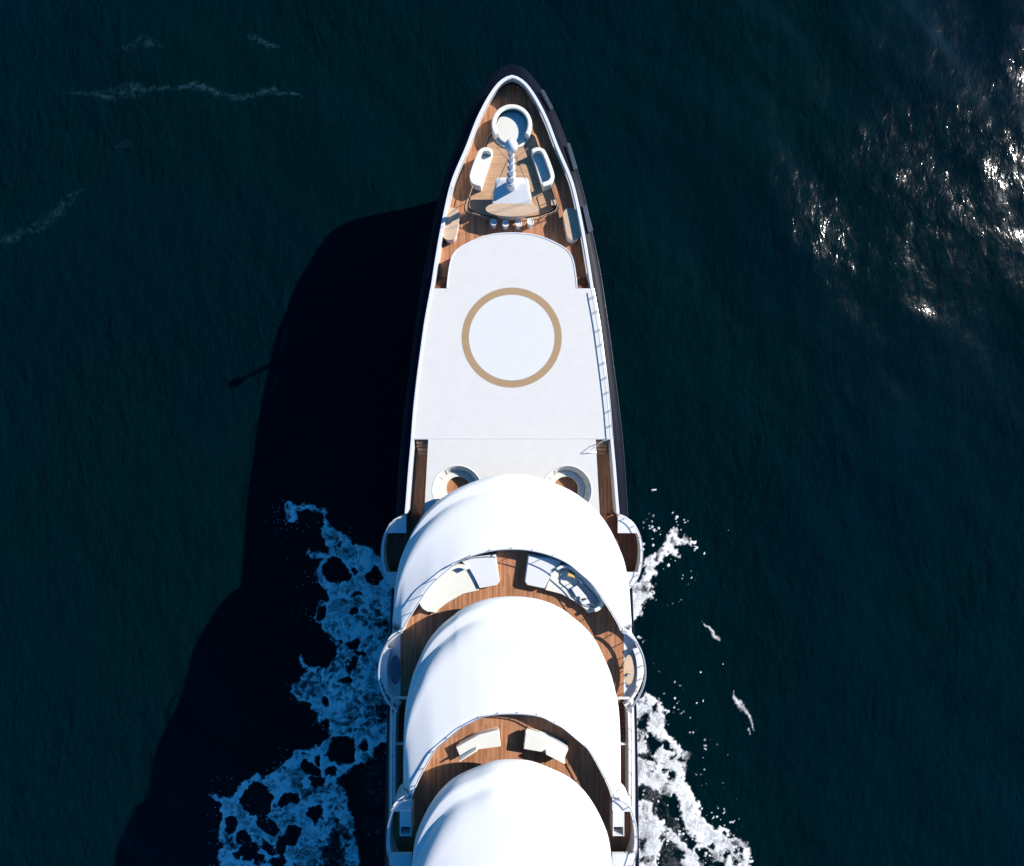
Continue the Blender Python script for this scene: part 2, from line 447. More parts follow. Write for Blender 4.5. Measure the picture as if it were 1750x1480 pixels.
# ------------------------------------------------------------------ bays
B1 = [(1058.8, 881), (1068.7, 883.4), (1080, 889.8), (1088.6, 901), (1095.7, 916.8), (1099, 933.8), (1099.3, 946), (1098.5, 959), (1094, 980.6), (1085.7, 996), (1073, 1009)]
B2 = [(1063.5, 1078), (1072, 1081), (1080, 1087), (1090, 1097), (1100, 1117), (1105, 1141), (1104.5, 1163), (1097, 1186), (1084, 1207), (1073, 1217)]
B3 = [(1046, 1360), (1060, 1360.5), (1069, 1366), (1077, 1374), (1084.7, 1393), (1089.4, 1417.6), (1089.6, 1446), (1084.7, 1466), (1079, 1480), (1068, 1494), (1048, 1502)]
def bay(Bp, z0, zt, zf, floor, holepy, xin, name, xfl=None, zrail=None):
    zp = zrail or zt; zrl = zrail or zt + .30
    for sg in (1, -1):
        pts = resample(catmull([P(*p, zp) for p in Bp], 6), 57)
        o = pts; i = offset(pts, .22)   # travel aft on right side: right of travel = inward (-x)
        m = MB()
        def X(q): return [(sg * x, y) for x, y in q]
        m.strip(X(o), X(i), z0, zt)
        root = m.build(name, M['white'], yacht, .01)
        # floor
        xf = xfl or xin; ip = [p for p in offset(pts, .1) if p[0] > xf + .02]
        fp = X([(xf, ip[0][1] + .02)] + ip + [(xf, ip[-1][1] - .02)])
        MB().prism(fp, z0 - .02, zf).build('bay_floor', floor, root)
        if zrail: MB().box(min(sg * 8.1, sg * 8.745), max(sg * 8.1, sg * 8.745), pts[-1][1], pts[0][1] - .0, 13.1, 13.296).build('threshold_deck', M['teak'], root)
        if holepy:
            ya = P(0, holepy[0], zt)[1]; yb = P(0, holepy[1], zt)[1]
            up = [p for p in offset(pts, .1) if p[1] > ya]; dn = [p for p in offset(pts, .1) if p[1] < yb]
            xi = xin + .05
            MB().prism(X([(xi, pts[0][1])] + up + [(up[-1][0], ya), (xi, ya)]), zt - .15, zt + .004).build('bay_side_plate', M['white'], root)
            MB().prism(X([(xi, yb), (dn[0][0], yb)] + dn + [(xi, pts[-1][1])]), zt - .15, zt + .004).build('bay_side_plate', M['white'], root)
        r = MB(); q = X(offset(pts, .10)); r.tube(z3(q, zrl), .085 if zrail else .03)
        for k in range(4, len(q) - 1, 8): r.tube([(*q[k], zt - .02), (*q[k], zrl)], .035)
        r.build('bay_rail', M['steel'], root)
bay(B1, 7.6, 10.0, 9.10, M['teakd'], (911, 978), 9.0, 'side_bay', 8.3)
bay(B2, 12.6, 13.72, 13.32, M['white'], None, 8.75, 'side_bay', None, 14.4)
bay(B3, 16.2, 17.8, 16.84, M['teak'], (1387, 1459), 6.85, 'side_bay')

# ------------------------------------------------------------------ mast, bar tower
tower = MB()
def quadring(z, x, ya, yf, r): # rounded rectangle
    out = []
    for cx, cy, a in ((x - r, yf - r, 0), (-x + r, yf - r, 90), (-x + r, ya + r, 180), (x - r, ya + r, 270)):
        for k in range(5):
            t = R(a + 22.5 * k); out.append((cx + r * math.cos(t), cy + r * math.sin(t), z))
    return out
q0 = quadring(8.75, 1.68, 19.62, 20.4, .08); q1 = quadring(9.90, 1.66, 19.66, 20.3, .06); q2 = quadring(10.22, 1.40, 21.0, 21.7, .28); q3 = quadring(10.27, 1.3, 21.1, 21.62, .22)
tower.loft([q0, q1, q2, q3], close=True); tower.add(q3, [tuple(range(len(q3)))])
mastp = tower.build('mast_house', M['white'], yacht, sharp=50)
mx, my = -.05, 21.0
b = MB()
b.lathe(mx, my, [(.44, 10.0), (.44, 10.85), (.32, 10.95), (.29, 11.9), (.25, 12.0), (.23, 13.1), (.20, 13.2), (.18, 14.6), (.15, 15.4), (1e-4, 15.4)], 24)
for z, r in ((11.1, .42), (11.95, .37), (12.9, .33), (13.8, .28), (14.6, .24)): b.lathe(mx, my, [(r - .12, z), (r, z), (r, z + .12), (r - .12, z + .12)], 24)
mast = b.build('mast', M['white'], yacht, sharp=40)
b = MB(); b.sphere(mx, P(0, 250, 15.8)[1], 15.8, 11.4 / S(15.8)); b.build('radar_dome', M['white'], mast)
b = MB(); b.tube([(mx, my, 15.2), (mx, P(0, 250, 15.8)[1], 15.5)], .14); b.build('dome_arm', M['white'], mast)
rg = MB()
def wire(a, za, c, zc, r=.014): rg.tube([(*P(*a, za), za), (*P(*c, zc), zc)], r, 5)
wire((869, 272), 14.6, (839, 338), 8.9); wire((869, 268), 14.6, (838, 343), 8.9)
wire((882, 270), 14.6, (920, 357), 8.9); wire((883, 266), 14.6, (917, 355), 8.9)
wire((849, 252.5), 12.4, (903, 252.5), 12.4, .012); wire((849, 252.5), 12.4, (871, 276), 13.2); wire((903, 252.5), 12.4, (880, 272), 13.2, .02)
wire((903, 254), 12.4, (879, 276), 13.0)
rg.build('rigging', M['rig'], mast)
# elliptical bar
bar = thing('outdoor_bar', 'oval tan bar counter at the foot of the white mast', 'bar counter', (0, 19.15, Z1))
ex, ey = P(874.8, 357, 9.9)
el = lambda k: [(ex + 2.24 * k * math.cos(2 * math.pi * i / 64), ey + .66 * k * math.sin(2 * math.pi * i / 64)) for i in range(64)]
MB().prism(el(1), 9.82, 9.9).build('countertop', M['tan'], bar, .02)
MB().prism(el(.6), Z1 + .1, 9.82).build('counter_base', M['white'], bar)
# raised platform
PF = [(230, 30), (233, 37), (250, 44), (290, 56), (317, 65), (333, 70), (349.5, 75), (357, 73), (361.6, 65), (367.8, 46), (371, 25), (371.6, 0)]
def plat(k, z):
    r = catmull([P(CX + w * k, 300 + (py - 300) * k, z) for py, w in PF], 5); return r[::-1] + [(-x, y) for x, y in r]
MB().prism(plat(1.07, 8.7), Z1, 8.68).build('platform_step', M['teakx'], yacht, .01)
MB().prism(plat(1.015, 8.7), 8.68, 8.72).build('platform_groove', M['black'], yacht)
MB().prism(plat(.985, 8.8), 8.68, 8.8).build('platform_deck', M['teakx'], yacht, .01)
# inner tan inlay seen to the right of the tower
for sg in (1, -1):
    pr = [p for p in catmull([P(CX + w * 1.03, 300 + (py - 300) * 1.03, 9.55) for py, w in PF], 5) if P(0, 316, 9.55)[1] > p[1] > P(0, 371, 9.55)[1]]
    m = MB(); pr = [(sg * x, y) for x, y in pr]; m.tube(z3(pr, 9.55), .035)
    for k in range(0, len(pr), 5): m.tube([(*pr[k], 8.7), (*pr[k], 9.55)], .03)
    m.build('platform_handrail', M['teakx'], yacht)
x, y = P(946.5, 346, 9.4)
t = thing('deck_post', 'small brown wooden post box at the right edge of the raised platform', 'deck post', (x, y, Z1))
MB().box(x - .17, x + .17, y - .2, y + .2, Z1, 9.36).build('body', M['teakd'], t, .02)
MB().box(x - .21, x + .21, y - .24, y + .24, 9.36, 9.42).build('lid', M['tan'], t, .01)
GB = 'bar stools in a row behind the oval bar'
sx = [843.9, 864, 886.3, 906.7]; sy = [379.3, 381.5, 381, 378.5]
lb = ['bar stool at the far left end of the row by the oval bar', 'second round bar stool from the left, behind the oval bar', 'second round bar stool from the right, behind the oval bar', 'bar stool at the far right end of the row by the oval bar']
for k in range(4):
    x, y = P(sx[k], sy[k], 9.35)
    st = thing('bar_stool', lb[k], 'bar stool', (x, y, Z1), GB)
    MB().lathe(x, y, [(1e-4, 9.14), (.29, 9.14), (.31, 9.2), (.31, 9.3), (.29, 9.35), (.24, 9.36), (.2, 9.32), (1e-4, 9.32)], 28).build('seat', M['white'], st)
    MB().cyl(x, y, Z1, 9.14, .2, .23).build('pedestal', M['white'], st)
    MB().cyl(x, y, Z1, Z1 + .05, .29).build('base', M['steel'], st)

# round daybed
cx, cy = P(875, 212, 9.6); rad = 34.6 / S(9.6)
t = thing('round_daybed', 'large round cream daybed with a curved back, nearest the bow', 'daybed', (cx, cy, Z1))
MB().lathe(cx, cy, [(1e-4, Z1), (rad - .1, Z1), (rad - .03, Z1 + .25), (rad - .1, Z1 + .3), (1e-4, Z1 + .3)], 64).build('base', M['cream'], t)
MB().lathe(cx, cy, [(1e-4, Z1 + .3), (rad - .34, Z1 + .3), (rad - .3, Z1 + .42), (rad - .38, Z1 + .48), (1e-4, Z1 + .49)], 64).build('seat', M['creamseat'], t)
MB().lathe(cx, cy, [(rad - .40, Z1 + .2), (rad, Z1 + .2), (rad + .02, Z1 + .9), (rad - .04, Z1 + 1.0), (rad - .32, Z1 + 1.0), (rad - .40, Z1 + .93)], 72, -33, 213).build('backrest', M['cream'], t, .04)

def z1(q, z): return [P(700 + a / 4.934, 100 + b_ / 4.934, z) for a, b_ in q]
so = [(1030, 768), (1060, 752), (1100, 750), (1138, 768), (1160, 805), (1222, 975), (1222, 1010), (1200, 1055), (1130, 1080)]
si = [(1042, 800), (1070, 783), (1100, 781), (1115, 790), (1130, 815), (1188, 980), (1188, 1002), (1172, 1026), (1116, 1047)]
for sg, lab in ((1, 'cream sofa with rounded corners on the bow deck, to the right of the mast'), (-1, 'cream sofa with rounded corners on the bow deck, to the left of the mast')):
    zt = 9.6; o = [(sg * x, y) for x, y in z1(so, zt)]; i = [(sg * x, y) for x, y in z1(si, zt)]
    c = (sum(p[0] for p in o) / len(o), sum(p[1] for p in o) / len(o))
    t = thing('curved_sofa', lab, 'sofa', (*c, 8.8), 'pair of sofas beside the mast')
    sm = catmull(o, 4); smi = catmull(i, 4)
    MB().prism(sm, 8.8, 9.0).build('base', M['cream'], t)
    inn = [(x * .995, y) for x, y in smi]
    MB().prism(inn, 9.0, 9.18).build('seat', M['creamseat'], t, .04)
    MB().strip(sm, smi, 8.95, 9.62).build('backrest', M['cream'], t, .05, seg=3)
# oval deck lockers
for sg, pc, lab in ((1, (978, 382.5), 'long oval tan locker lid beside the right bulwark'), (-1, (771, 382.5), 'long oval tan locker lid beside the left bulwark')):
    x, y = P(*pc, 9.6); x = sg * abs(x)
    t = thing('deck_locker', lab, 'deck locker', (x, y, Z1), 'oval lockers along the bow bulwark')
    def cap(hw, hl):
        pts = []
        for k in range(13): a = R(180 * k / 12); pts.append((hw * math.cos(a), hl - hw + hw * math.sin(a)))
        for k in range(13): a = R(180 + 180 * k / 12); pts.append((hw * math.cos(a), -hl + hw + hw * math.sin(a)))
        a = R(11) * sg; return [(x + u * math.cos(a) - v * math.sin(a), y + u * math.sin(a) + v * math.cos(a)) for u, v in pts]
    MB().prism(cap(.54, 1.32), Z1, 9.52).build('locker_body', M['white'], t)
    MB().prism(cap(.64, 1.42), 9.52, 9.6).build('lid', M['tan'], t, .015)

# sunken round sofas
for (x, y), lab in zip(SEAT, ('right sunken round cream sofa set into the white deck', 'left sunken round cream sofa set into the white deck')):
    t = thing('sunken_sofa', lab, 'sofa', (x, y, 8.9), 'sunken round sofas on the white deck')
    MB().lathe(x, y, [(1.62, 9.25), (2.02, 9.98), (2.12, 10.05), (2.16, 10.03), (2.12, 8.9)], 64).build('backrest', M['creamseat'], t)
    MB().lathe(x, y, [(1.10, 8.9), (1.09, 9.28), (1.12, 9.33), (1.6, 9.36), (1.66, 9.3), (1.66, 8.9)], 64).build('seat', M['creamseat'], t)
    for k in range(16):
        b = MB(); a = R(22.5 * k + 8); b.tube([(x + 1.6 * math.cos(a), y + 1.6 * math.sin(a), 9.37), (x + 1.98 * math.cos(a), y + 1.98 * math.sin(a), 9.94)], .02, 6)
        b.build('piping', M['white'], t)
    MB().lathe(x, y, [(1e-4, 8.9), (1.11, 8.9)], 48).build('sofa_floor', M['teak'], t)

# ------------------------------------------------------------------ deck 2 furniture
ZD = 13.3
def zF(q, z): return [P(920 + a / 13.46, 945 + b_ / 13.46, z) for a, b_ in q]
blk = [(903.4, 949), (897, 994.8), (901, 1000.5), (931, 1006.5), (940, 988), (948, 974), (962, 959.5), (940, 953)]
sof = [(943, 982), (950, 972), (958, 966.5), (975, 967), (990, 977), (1004, 990), (1018, 1005), (1030, 1020), (1033.5, 1030), (1028, 1040), (1018, 1046), (1005, 1048.6), (1001, 1042), (985, 1030), (960, 1016), (932, 1009)]
bko = [(950, 972), (958, 966.5), (975, 967), (990, 977), (1004, 990), (1018, 1005), (1030, 1020), (1033.5, 1030), (1028, 1040), (1018, 1046)]
bki = [(955, 975), (962, 971), (973, 972), (987, 982), (1000, 994), (1013.5, 1008.5), (1025, 1023), (1028, 1030), (1023, 1036), (1015, 1040.5)]
for sg in (1, -1):
    side = 'right' if sg > 0 else 'left'
    q = [(sg * x, y) for x, y in PL(blk, 13.9)]
    c = (sum(p[0] for p in q) / len(q), sum(p[1] for p in q) / len(q))
    t = thing('sun_pad', 'low white sun pad on the middle teak deck, ' + side + ' of the walkway', 'sun pad', (*c, ZD), 'white sun pads on the middle deck')
    MB().prism(q, ZD, 13.7).build('base', M['white'], t, .03); 
    k = [(c[0] + (x - c[0]) * .985, c[1] + (y - c[1]) * .985) for x, y in q]
    MB().prism(k, 13.7, 13.9).build('cushion', M['white'], t, .05, seg=3)
    q = [(sg * x, y) for x, y in PL(sof, 13.8)]
    c = (sum(p[0] for p in q) / len(q), sum(p[1] for p in q) / len(q))
    t = thing('corner_sofa', 'long curved cream sofa ' + ('holding cushions, by the right bulwark' if sg > 0 else 'without cushions, by the left bulwark') + ' of the middle deck', 'sofa', (*c, ZD), 'curved sofas on the middle deck')
    MB().prism(q, ZD, 13.72).build('base', M['cream'], t, .04, seg=3)
    o = catmull([(sg * x, y) for x, y in PL(bko, 14.1)], 4); i = catmull([(sg * x, y) for x, y in PL(bki, 14.1)], 4)
    MB().strip(o, i, 13.6, 14.16).build('backrest', M['cream'] , t, .04, seg=3)
    if sg > 0:
        b = MB(); fr_ = [(700, 330), (790, 335), (900, 400), (1100, 570), (1300, 800), (1430, 1000), (1450, 1120), (1400, 1210), (1290, 1265), (1150, 1225), (1000, 1190), (930, 1120), (860, 1050), (700, 830), (520, 680), (520, 430), (680, 350), (700, 330)]
        b.tube([(*p, 13.76) for p in zF(fr_, 13.76)], .045); b.build('frame', M['foot'], t)
        b = MB(); b.prism(zF([(900, 640), (1050, 700), (1220, 880), (1330, 1010), (1360, 1120), (1330, 1180), (1215, 1150), (1110, 1000), (1000, 860), (900, 750)], 13.74), 13.70, 13.80).build('shaded_seat_pad', M['foot'], t, .03)  # blue-grey colour stands for the backrest's shade on the cream seat
        tb = thing('low_table', 'small white low table in front of the cushioned curved sofa', 'table', (*zF([(950, 900)], 13.8)[0], 13.72))
        MB().prism(zF([(770, 820), (895, 750), (1110, 1000), (1200, 1160), (1020, 1190), (960, 1110), (960, 1000), (880, 1010)], 13.95), 13.88, 13.95).build('tabletop', M['white'], tb, .02)
        for q_ in ((800, 830), (900, 790), (1080, 1010), (1140, 1130), (1030, 1150)): 
            xx, yy = zF([q_], 13.8)[0]; MB().cyl(xx, yy, 13.72, 13.88, .04, n=12).build('leg', M['steel'], tb)
        xx, yy = zF([(1060, 1060)], 14.0)[0]
        bt = thing('drinks_tray', 'tiny brown tray on the white low table', 'tray', (xx, yy, 13.95))
        MB().prism([(xx - .16, yy - .1), (xx + .16, yy - .04), (xx + .14, yy + .08), (xx - .18, yy + .02)], 13.952, 13.99).build('tray', M['teakd'], bt); MB().cyl(xx + .05, yy, 13.99, 14.1, .035, .03, 12).build('glass', M['slate_tone'], bt)
def pillow(name, label, px, py, z, w, h, ang, tilt, mat, th=.14):
    x, y = P(px, py, z); t = []
    n = 12; vs = []; fs = []
    for s_ in (1, -1):
        for i in range(n + 1):
            for j in range(n + 1):
                u = i / n * 2 - 1; v = j / n * 2 - 1
                pinch = 1 - .10 * (1 - abs(u) ** 2) * (abs(v) ** 4) - .0
                pinch2 = 1 - .10 * (1 - abs(v) ** 2) * (abs(u) ** 4)
                zz = s_ * th * ((1 - u ** 4) * (1 - v ** 4)) ** .6
                vs.append((u * w / 2 * pinch2, v * h / 2 * pinch, zz))
    m = (n + 1) ** 2
    for s_ in (0, 1):
        for i in range(n):
            for j in range(n):
                a = s_ * m + i * (n + 1) + j; f = (a, a + n + 1, a + n + 2, a + 1); fs.append(f if s_ == 0 else f[::-1])
    b = MB(); b.add(vs, fs); o = b.build(name, mat); o.location = (x, y, z); o.rotation_euler = (tilt, 0, ang)
    return tag(o, label, 'cushion')
pillow('cushion', 'ochre cushion leaning in the corner of the curved sofa', 976, 982, 14.0, .68, .46, R(-12), R(-25), M['gold'])
pillow('cushion', 'small white cushion leaning on the back of the curved sofa', 993.5, 992, 13.98, .55, .34, R(-48), R(-35), M['white'], .09)
# oval tables in the bays of deck 2; shade coloured into the left top
for sg, mt, lab in ((1, M['tan'], 'oval tan table in the right side bay, with a white cup on it'), (-1, M['slate_tone'], 'oval table in the left side bay, its top coloured dark as shade')):
    x, y = P(1075, 1145, 14.05); x *= sg
    t = thing('oval_table', lab, 'table', (x, y, ZD), 'oval tables in the side bays')
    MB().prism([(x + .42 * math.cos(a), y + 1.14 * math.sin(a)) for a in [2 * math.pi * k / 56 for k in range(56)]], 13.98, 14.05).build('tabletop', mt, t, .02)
    MB().cyl(x, y, 13.32, 13.98, .09).build('pedestal', M['steel'], t); MB().cyl(x, y, 13.32, 13.36, .3).build('foot', M['steel'], t)
    bn = thing('bay_bench', 'low blue-shaded bench curving round the ' + ('right' if sg > 0 else 'left') + ' oval table', 'bench', (x + sg * .9, y, ZD), 'curved benches in the side bays')
    bo = [(1090, 1108), (1096, 1124), (1098.5, 1142), (1097.5, 1160), (1092, 1176)]; bi = [(1082, 1110), (1087, 1126), (1089, 1142), (1089, 1158), (1087, 1172)]
    o = catmull([(sg * a, b_) for a, b_ in PL(bo, 13.8)], 4); i = catmull([(sg * a, b_) for a, b_ in PL(bi, 13.8)], 4)
    MB().strip(o, i, 13.6, 13.75).build('seat', M['white'], bn, .03)
    for k in (1, len(o) // 2, len(o) - 2): MB().cyl((o[k][0] + i[k][0]) / 2, (o[k][1] + i[k][1]) / 2, 13.32, 13.6, .05, n=12).build('leg', M['steel'], bn)
    if sg > 0:
        cxp, cyp = P(1075.5, 1152, 14.1)
        cu = MB().lathe(cxp, cyp, [(1e-4, 14.055), (.08, 14.055), (.12, 14.2), (.10, 14.2), (.06, 14.08), (1e-4, 14.08)], 20).build('cup', M['white'])
        tag(cu, 'white cup standing on the oval tan table', 'cup')

# ------------------------------------------------------------------ deck 3 furniture
ZE = 16.8
lr = [(893.5, 1287 - 9), (897.5, 1249.5), (915, 1252.5), (932, 1257.5), (971.5, 1277.5), (962, 1300), (934, 1285), (912, 1280.5)]
lrR = [(895, 1277), (898.5, 1249.5), (932, 1256.5), (971.3, 1277.3), (962, 1299.5), (930, 1283)]
for sg in (1, -1):
    q = [(sg * x, y) for x, y in PL(lrR, ZE + .55)]
    if sg < 0: q = [(-x, y) for x, y in PL([(895, 1276), (898, 1248), (932, 1256), (971.3, 1277.3), (962, 1299.5), (932, 1281)], ZE + .55)]
    c = (sum(p[0] for p in q) / len(q), sum(p[1] for p in q) / len(q))
    t = thing('angled_lounger', 'bent cream lounger on the upper teak deck, ' + ('right' if sg > 0 else 'left') + ' of the centreline', 'lounger', (*c, ZE), 'bent cream loungers on the upper deck')
    h = .55 if sg < 0 else .75
    MB().prism(q, ZE + .3, ZE + h).build('seat', M['cream'], t, .04, seg=3)
    k = [(c[0] + (x - c[0]) * .9, c[1] + (y - c[1]) * .9) for x, y in q]
    MB().prism(k, ZE, ZE + .3).build('base', M['cream'], t)
    a, b_ = q[4], q[5]
    dx, dy = b_[0] - a[0], b_[1] - a[1]; nx, ny = -dy, dx; l = math.hypot(nx, ny); nx, ny = nx / l, ny / l
    cc = (c[0] - a[0]) * nx + (c[1] - a[1]) * ny; sn = 1 if cc > 0 else -1
    a2 = (a[0] + nx * sn * .16, a[1] + ny * sn * .16); b2 = (b_[0] + nx * sn * .16, b_[1] + ny * sn * .16); a3 = (a[0] + nx * sn * .28, a[1] + ny * sn * .28); b3 = (b_[0] + nx * sn * .28, b_[1] + ny * sn * .28)
    MB().prism([a2, b2, b3, a3], ZE + h - .02, ZE + (.92 if sg < 0 else 1.15)).build('backrest', M['cream'], t, .03)
# boxes in bay 3
for sg in (1, -1):
    x0, x1 = 47.5 + 1048 - CX - 48, 1067.5 - CX
    X0, Y0 = P(1048, 1386, 17.9); X1, Y1 = P(1067.5, 1430, 17.9)
    t = thing('service_console', 'white box console with a dark well in the ' + ('right' if sg > 0 else 'left') + ' upper side bay', 'console', (sg * (X0 + X1) / 2, (Y0 + Y1) / 2, 16.84), 'box consoles in the upper side bays')
    ys = P(0, 1413.5, 17.9)[1]
    a, b_ = min(sg * X0, sg * X1), max(sg * X0, sg * X1)
    m = MB(); m.box(a, b_, ys, Y0, 16.84, 17.88); m.box(a, a + .06, Y1, ys + .01, 16.84, 17.87); m.box(b_ - .06, b_, Y1, ys + .01, 16.84, 17.87); m.box(a + .05, b_ - .05, Y1, Y1 + .07, 16.84, 17.84)
    m.build('cabinet', M['white'], t)
    MB().box(a + .06, b_ - .06, Y1 + .07, ys, 17.0, 17.35).build('well', M['slate_tone'], t)

# ------------------------------------------------------------------ water
rng = np.random.RandomState(3)
K = []
for k in range(90):
    lam = 2.0 * (28 / 2.0) ** rng.rand(); th = R(215) + rng.normal() * .75
    kk = 2 * math.pi / lam; amp = .0038 * lam ** 1.0 * (.4 + rng.rand())
    K.append((kk * math.cos(th), kk * math.sin(th), rng.rand() * 6.283, amp * .5))
def wave(x, y):
    h = np.zeros_like(x)
    for a, b_, p, A in K: h += A * np.sin(a * x + b_ * y + p)
    # choppier towards the upper right, calmer beside the hull
    g = .5 + .35 / (1 + np.exp(-np.clip(x * .8 + y * .7 - 22, -200, 200) / 9))
    fade = np.exp(-np.maximum(0, np.hypot(x, y) - 160) / 120)
    return h * g * fade + WZ
def axis(a, step, far):
    c = list(np.arange(-a, a + 1e-6, step)); d = step; p = c[-1]; ext = []
    while p < far: d *= 1.25; p += d; ext.append(p)
    return np.array([-e for e in ext[::-1]] + c + ext)
xs = axis(70, .36, 4000); ys = axis(60, .36, 4000)
XX, YY = np.meshgrid(xs, ys); ZZ = wave(XX, YY)
nv = XX.size; nx_, ny_ = len(xs), len(ys)
def gridmesh(name, co, quads):
    me = bpy.data.meshes.new(name)
    me.vertices.add(len(co)); me.vertices.foreach_set('co', co.astype(np.float32).ravel())
    me.loops.add(len(quads) * 4); me.loops.foreach_set('vertex_index', quads.astype(np.int32).ravel())
    me.polygons.add(len(quads)); me.polygons.foreach_set('loop_start', np.arange(0, len(quads) * 4, 4, dtype=np.int32))
    me.polygons.foreach_set('loop_total', np.full(len(quads), 4, dtype=np.int32))
    me.update(calc_edges=True); me.polygons.foreach_set('use_smooth', np.ones(len(quads), dtype=bool)); return me
idx = np.arange(nv).reshape(ny_, nx_)
quads = np.stack([idx[:-1, :-1], idx[:-1, 1:], idx[1:, 1:], idx[1:, :-1]], -1).reshape(-1, 4)
me = gridmesh('water', np.stack([XX, YY, ZZ], -1).reshape(-1, 3), quads)
m, n, l, bs = newmat('sea_water')
pos = geo(n)
bs.inputs['IOR'].default_value = 1.33
rn = n.new('ShaderNodeTexNoise'); rn.inputs['Scale'].default_value = .9; rn.inputs['Detail'].default_value = 3; l.new(pos, rn.inputs['Vector'])
rr_ = n.new('ShaderNodeMapRange'); l.new(rn.outputs['Fac'], rr_.inputs['Value']); rr_.inputs['From Min'].default_value = .3; rr_.inputs['From Max'].default_value = .6; rr_.inputs['To Min'].default_value = .06; rr_.inputs['To Max'].default_value = .13; bs.inputs['Specular IOR Level'].default_value = .4; l.new(rr_.outputs[0], bs.inputs['Roughness'])
ns = n.new('ShaderNodeTexNoise'); ns.inputs['Scale'].default_value = .035; ns.inputs['Detail'].default_value = 4; l.new(pos, ns.inputs['Vector'])
cr = n.new('ShaderNodeValToRGB'); l.new(ns.outputs['Fac'], cr.inputs['Fac']); cr.color_ramp.elements[0].position = .35; cr.color_ramp.elements[1].position = .65
cr.color_ramp.elements[0].color = (.0002, .0084, .0098, 1); cr.color_ramp.elements[1].color = (.0002, .0074, .0118, 1)
l.new(cr.outputs['Color'], bs.inputs['Base Color'])
def bump_noise(scale, dist, vec, detail=5, rough=.6, prev=None, typ='noise', stretch=None):
    t = n.new('ShaderNodeTexNoise'); t.inputs['Scale'].default_value = scale; t.inputs['Detail'].default_value = detail; t.inputs['Roughness'].default_value = rough; t.inputs['Distortion'].default_value = .4
    mp = n.new('ShaderNodeMapping'); mp.inputs['Rotation'].default_value = (0, 0, R(35)); mp.inputs['Scale'].default_value = stretch or (1, .55, 1)
    l.new(vec, mp.inputs['Vector']); l.new(mp.outputs[0], t.inputs['Vector'])
    b_ = n.new('ShaderNodeBump'); b_.inputs['Strength'].default_value = 1; b_.inputs['Distance'].default_value = dist
    l.new(t.outputs['Fac'], b_.inputs['Height'])
    if prev: l.new(prev.outputs['Normal'], b_.inputs['Normal'])
    return b_
b1 = bump_noise(.8, .085, pos, 4, .5); b2_ = bump_noise(3.2, .017, pos, 3, .55, b1)
l.new(b2_.outputs['Normal'], bs.inputs['Normal'])
bs.inputs['Specular IOR Level'].default_value = .15
# chop seen in the body colour of the water
c1_ = bump_noise(.55, .55, pos, 3, .5, None, 'noise', (1, .5, 1)); c2_ = bump_noise(1.7, .32, pos, 6, .66, c1_, 'noise', (1, .45, 1)); c3_ = bump_noise(7, .05, pos, 3, .6, c2_, 'noise', (1, .5, 1))
gm = n.new('ShaderNodeTexNoise'); gm.inputs['Scale'].default_value = .05; gm.inputs['Detail'].default_value = 2; l.new(pos, gm.inputs['Vector'])
gr_ = n.new('ShaderNodeMapRange'); l.new(gm.outputs['Fac'], gr_.inputs['Value']); gr_.inputs['From Min'].default_value = .35; gr_.inputs['From Max'].default_value = .65; gr_.inputs['To Min'].default_value = .35; gr_.inputs['To Max'].default_value = 1
for c_ in (c1_, c2_, c3_): l.new(gr_.outputs[0], c_.inputs['Strength'])
df = n.new('ShaderNodeBsdfDiffuse'); l.new(cr.outputs['Color'], df.inputs['Color']); l.new(c3_.outputs['Normal'], df.inputs['Normal'])
bs.inputs['Base Color'].default_value = (0, 0, 0, 1)
for lk in list(bs.inputs['Base Color'].links): l.remove(lk)
as_ = n.new('ShaderNodeAddShader'); l.new(df.outputs[0], as_.inputs[0]); l.new(bs.outputs[0], as_.inputs[1]); l.new(as_.outputs[0], n['Material Output'].inputs['Surface'])
me.materials.append(m)
wo = bpy.data.objects.new('water', me); C.objects.link(wo); tag(wo, kind='structure')

# ------------------------------------------------------------------ foam
def vnoise(x, y, seed):
    r = np.random.RandomState(seed).rand(256, 256)
    xi = np.floor(x).astype(int); yi = np.floor(y).astype(int); fx = x - xi; fy = y - yi
    fx = fx * fx * (3 - 2 * fx); fy = fy * fy * (3 - 2 * fy)
    a = r[yi % 256, xi % 256]; b_ = r[yi % 256, (xi + 1) % 256]; c = r[(yi + 1) % 256, xi % 256]; d = r[(yi + 1) % 256, (xi + 1) % 256]
    return (a * (1 - fx) + b_ * fx) * (1 - fy) + (c * (1 - fx) + d * fx) * fy
def fbm(x, y, s, seed, o=4):
    t = 0; a = .5; k = 0
    for i in range(o): t = t + a * vnoise(x / s, y / s, seed + i * 7); k += a; a *= .55; s *= .5
    return t / k
def sdist(X, Y, poly):
    n_ = len(poly); d = np.full(X.shape, 1e9); ins = np.zeros(X.shape, bool)
    for i in range(n_):
        x0, y0 = poly[i]; x1, y1 = poly[(i + 1) % n_]
        ex_, ey_ = x1 - x0, y1 - y0; wx, wy = X - x0, Y - y0
        t = np.clip((wx * ex_ + wy * ey_) / (ex_ * ex_ + ey_ * ey_ + 1e-9), 0, 1)
        d = np.minimum(d, np.hypot(wx - ex_ * t, wy - ey_ * t))
        c = ((y0 > Y) != (y1 > Y)) & (X < (x1 - x0) * (Y - y0) / (y1 - y0 + 1e-9) + x0); ins ^= c
    return np.where(ins, d, -d)
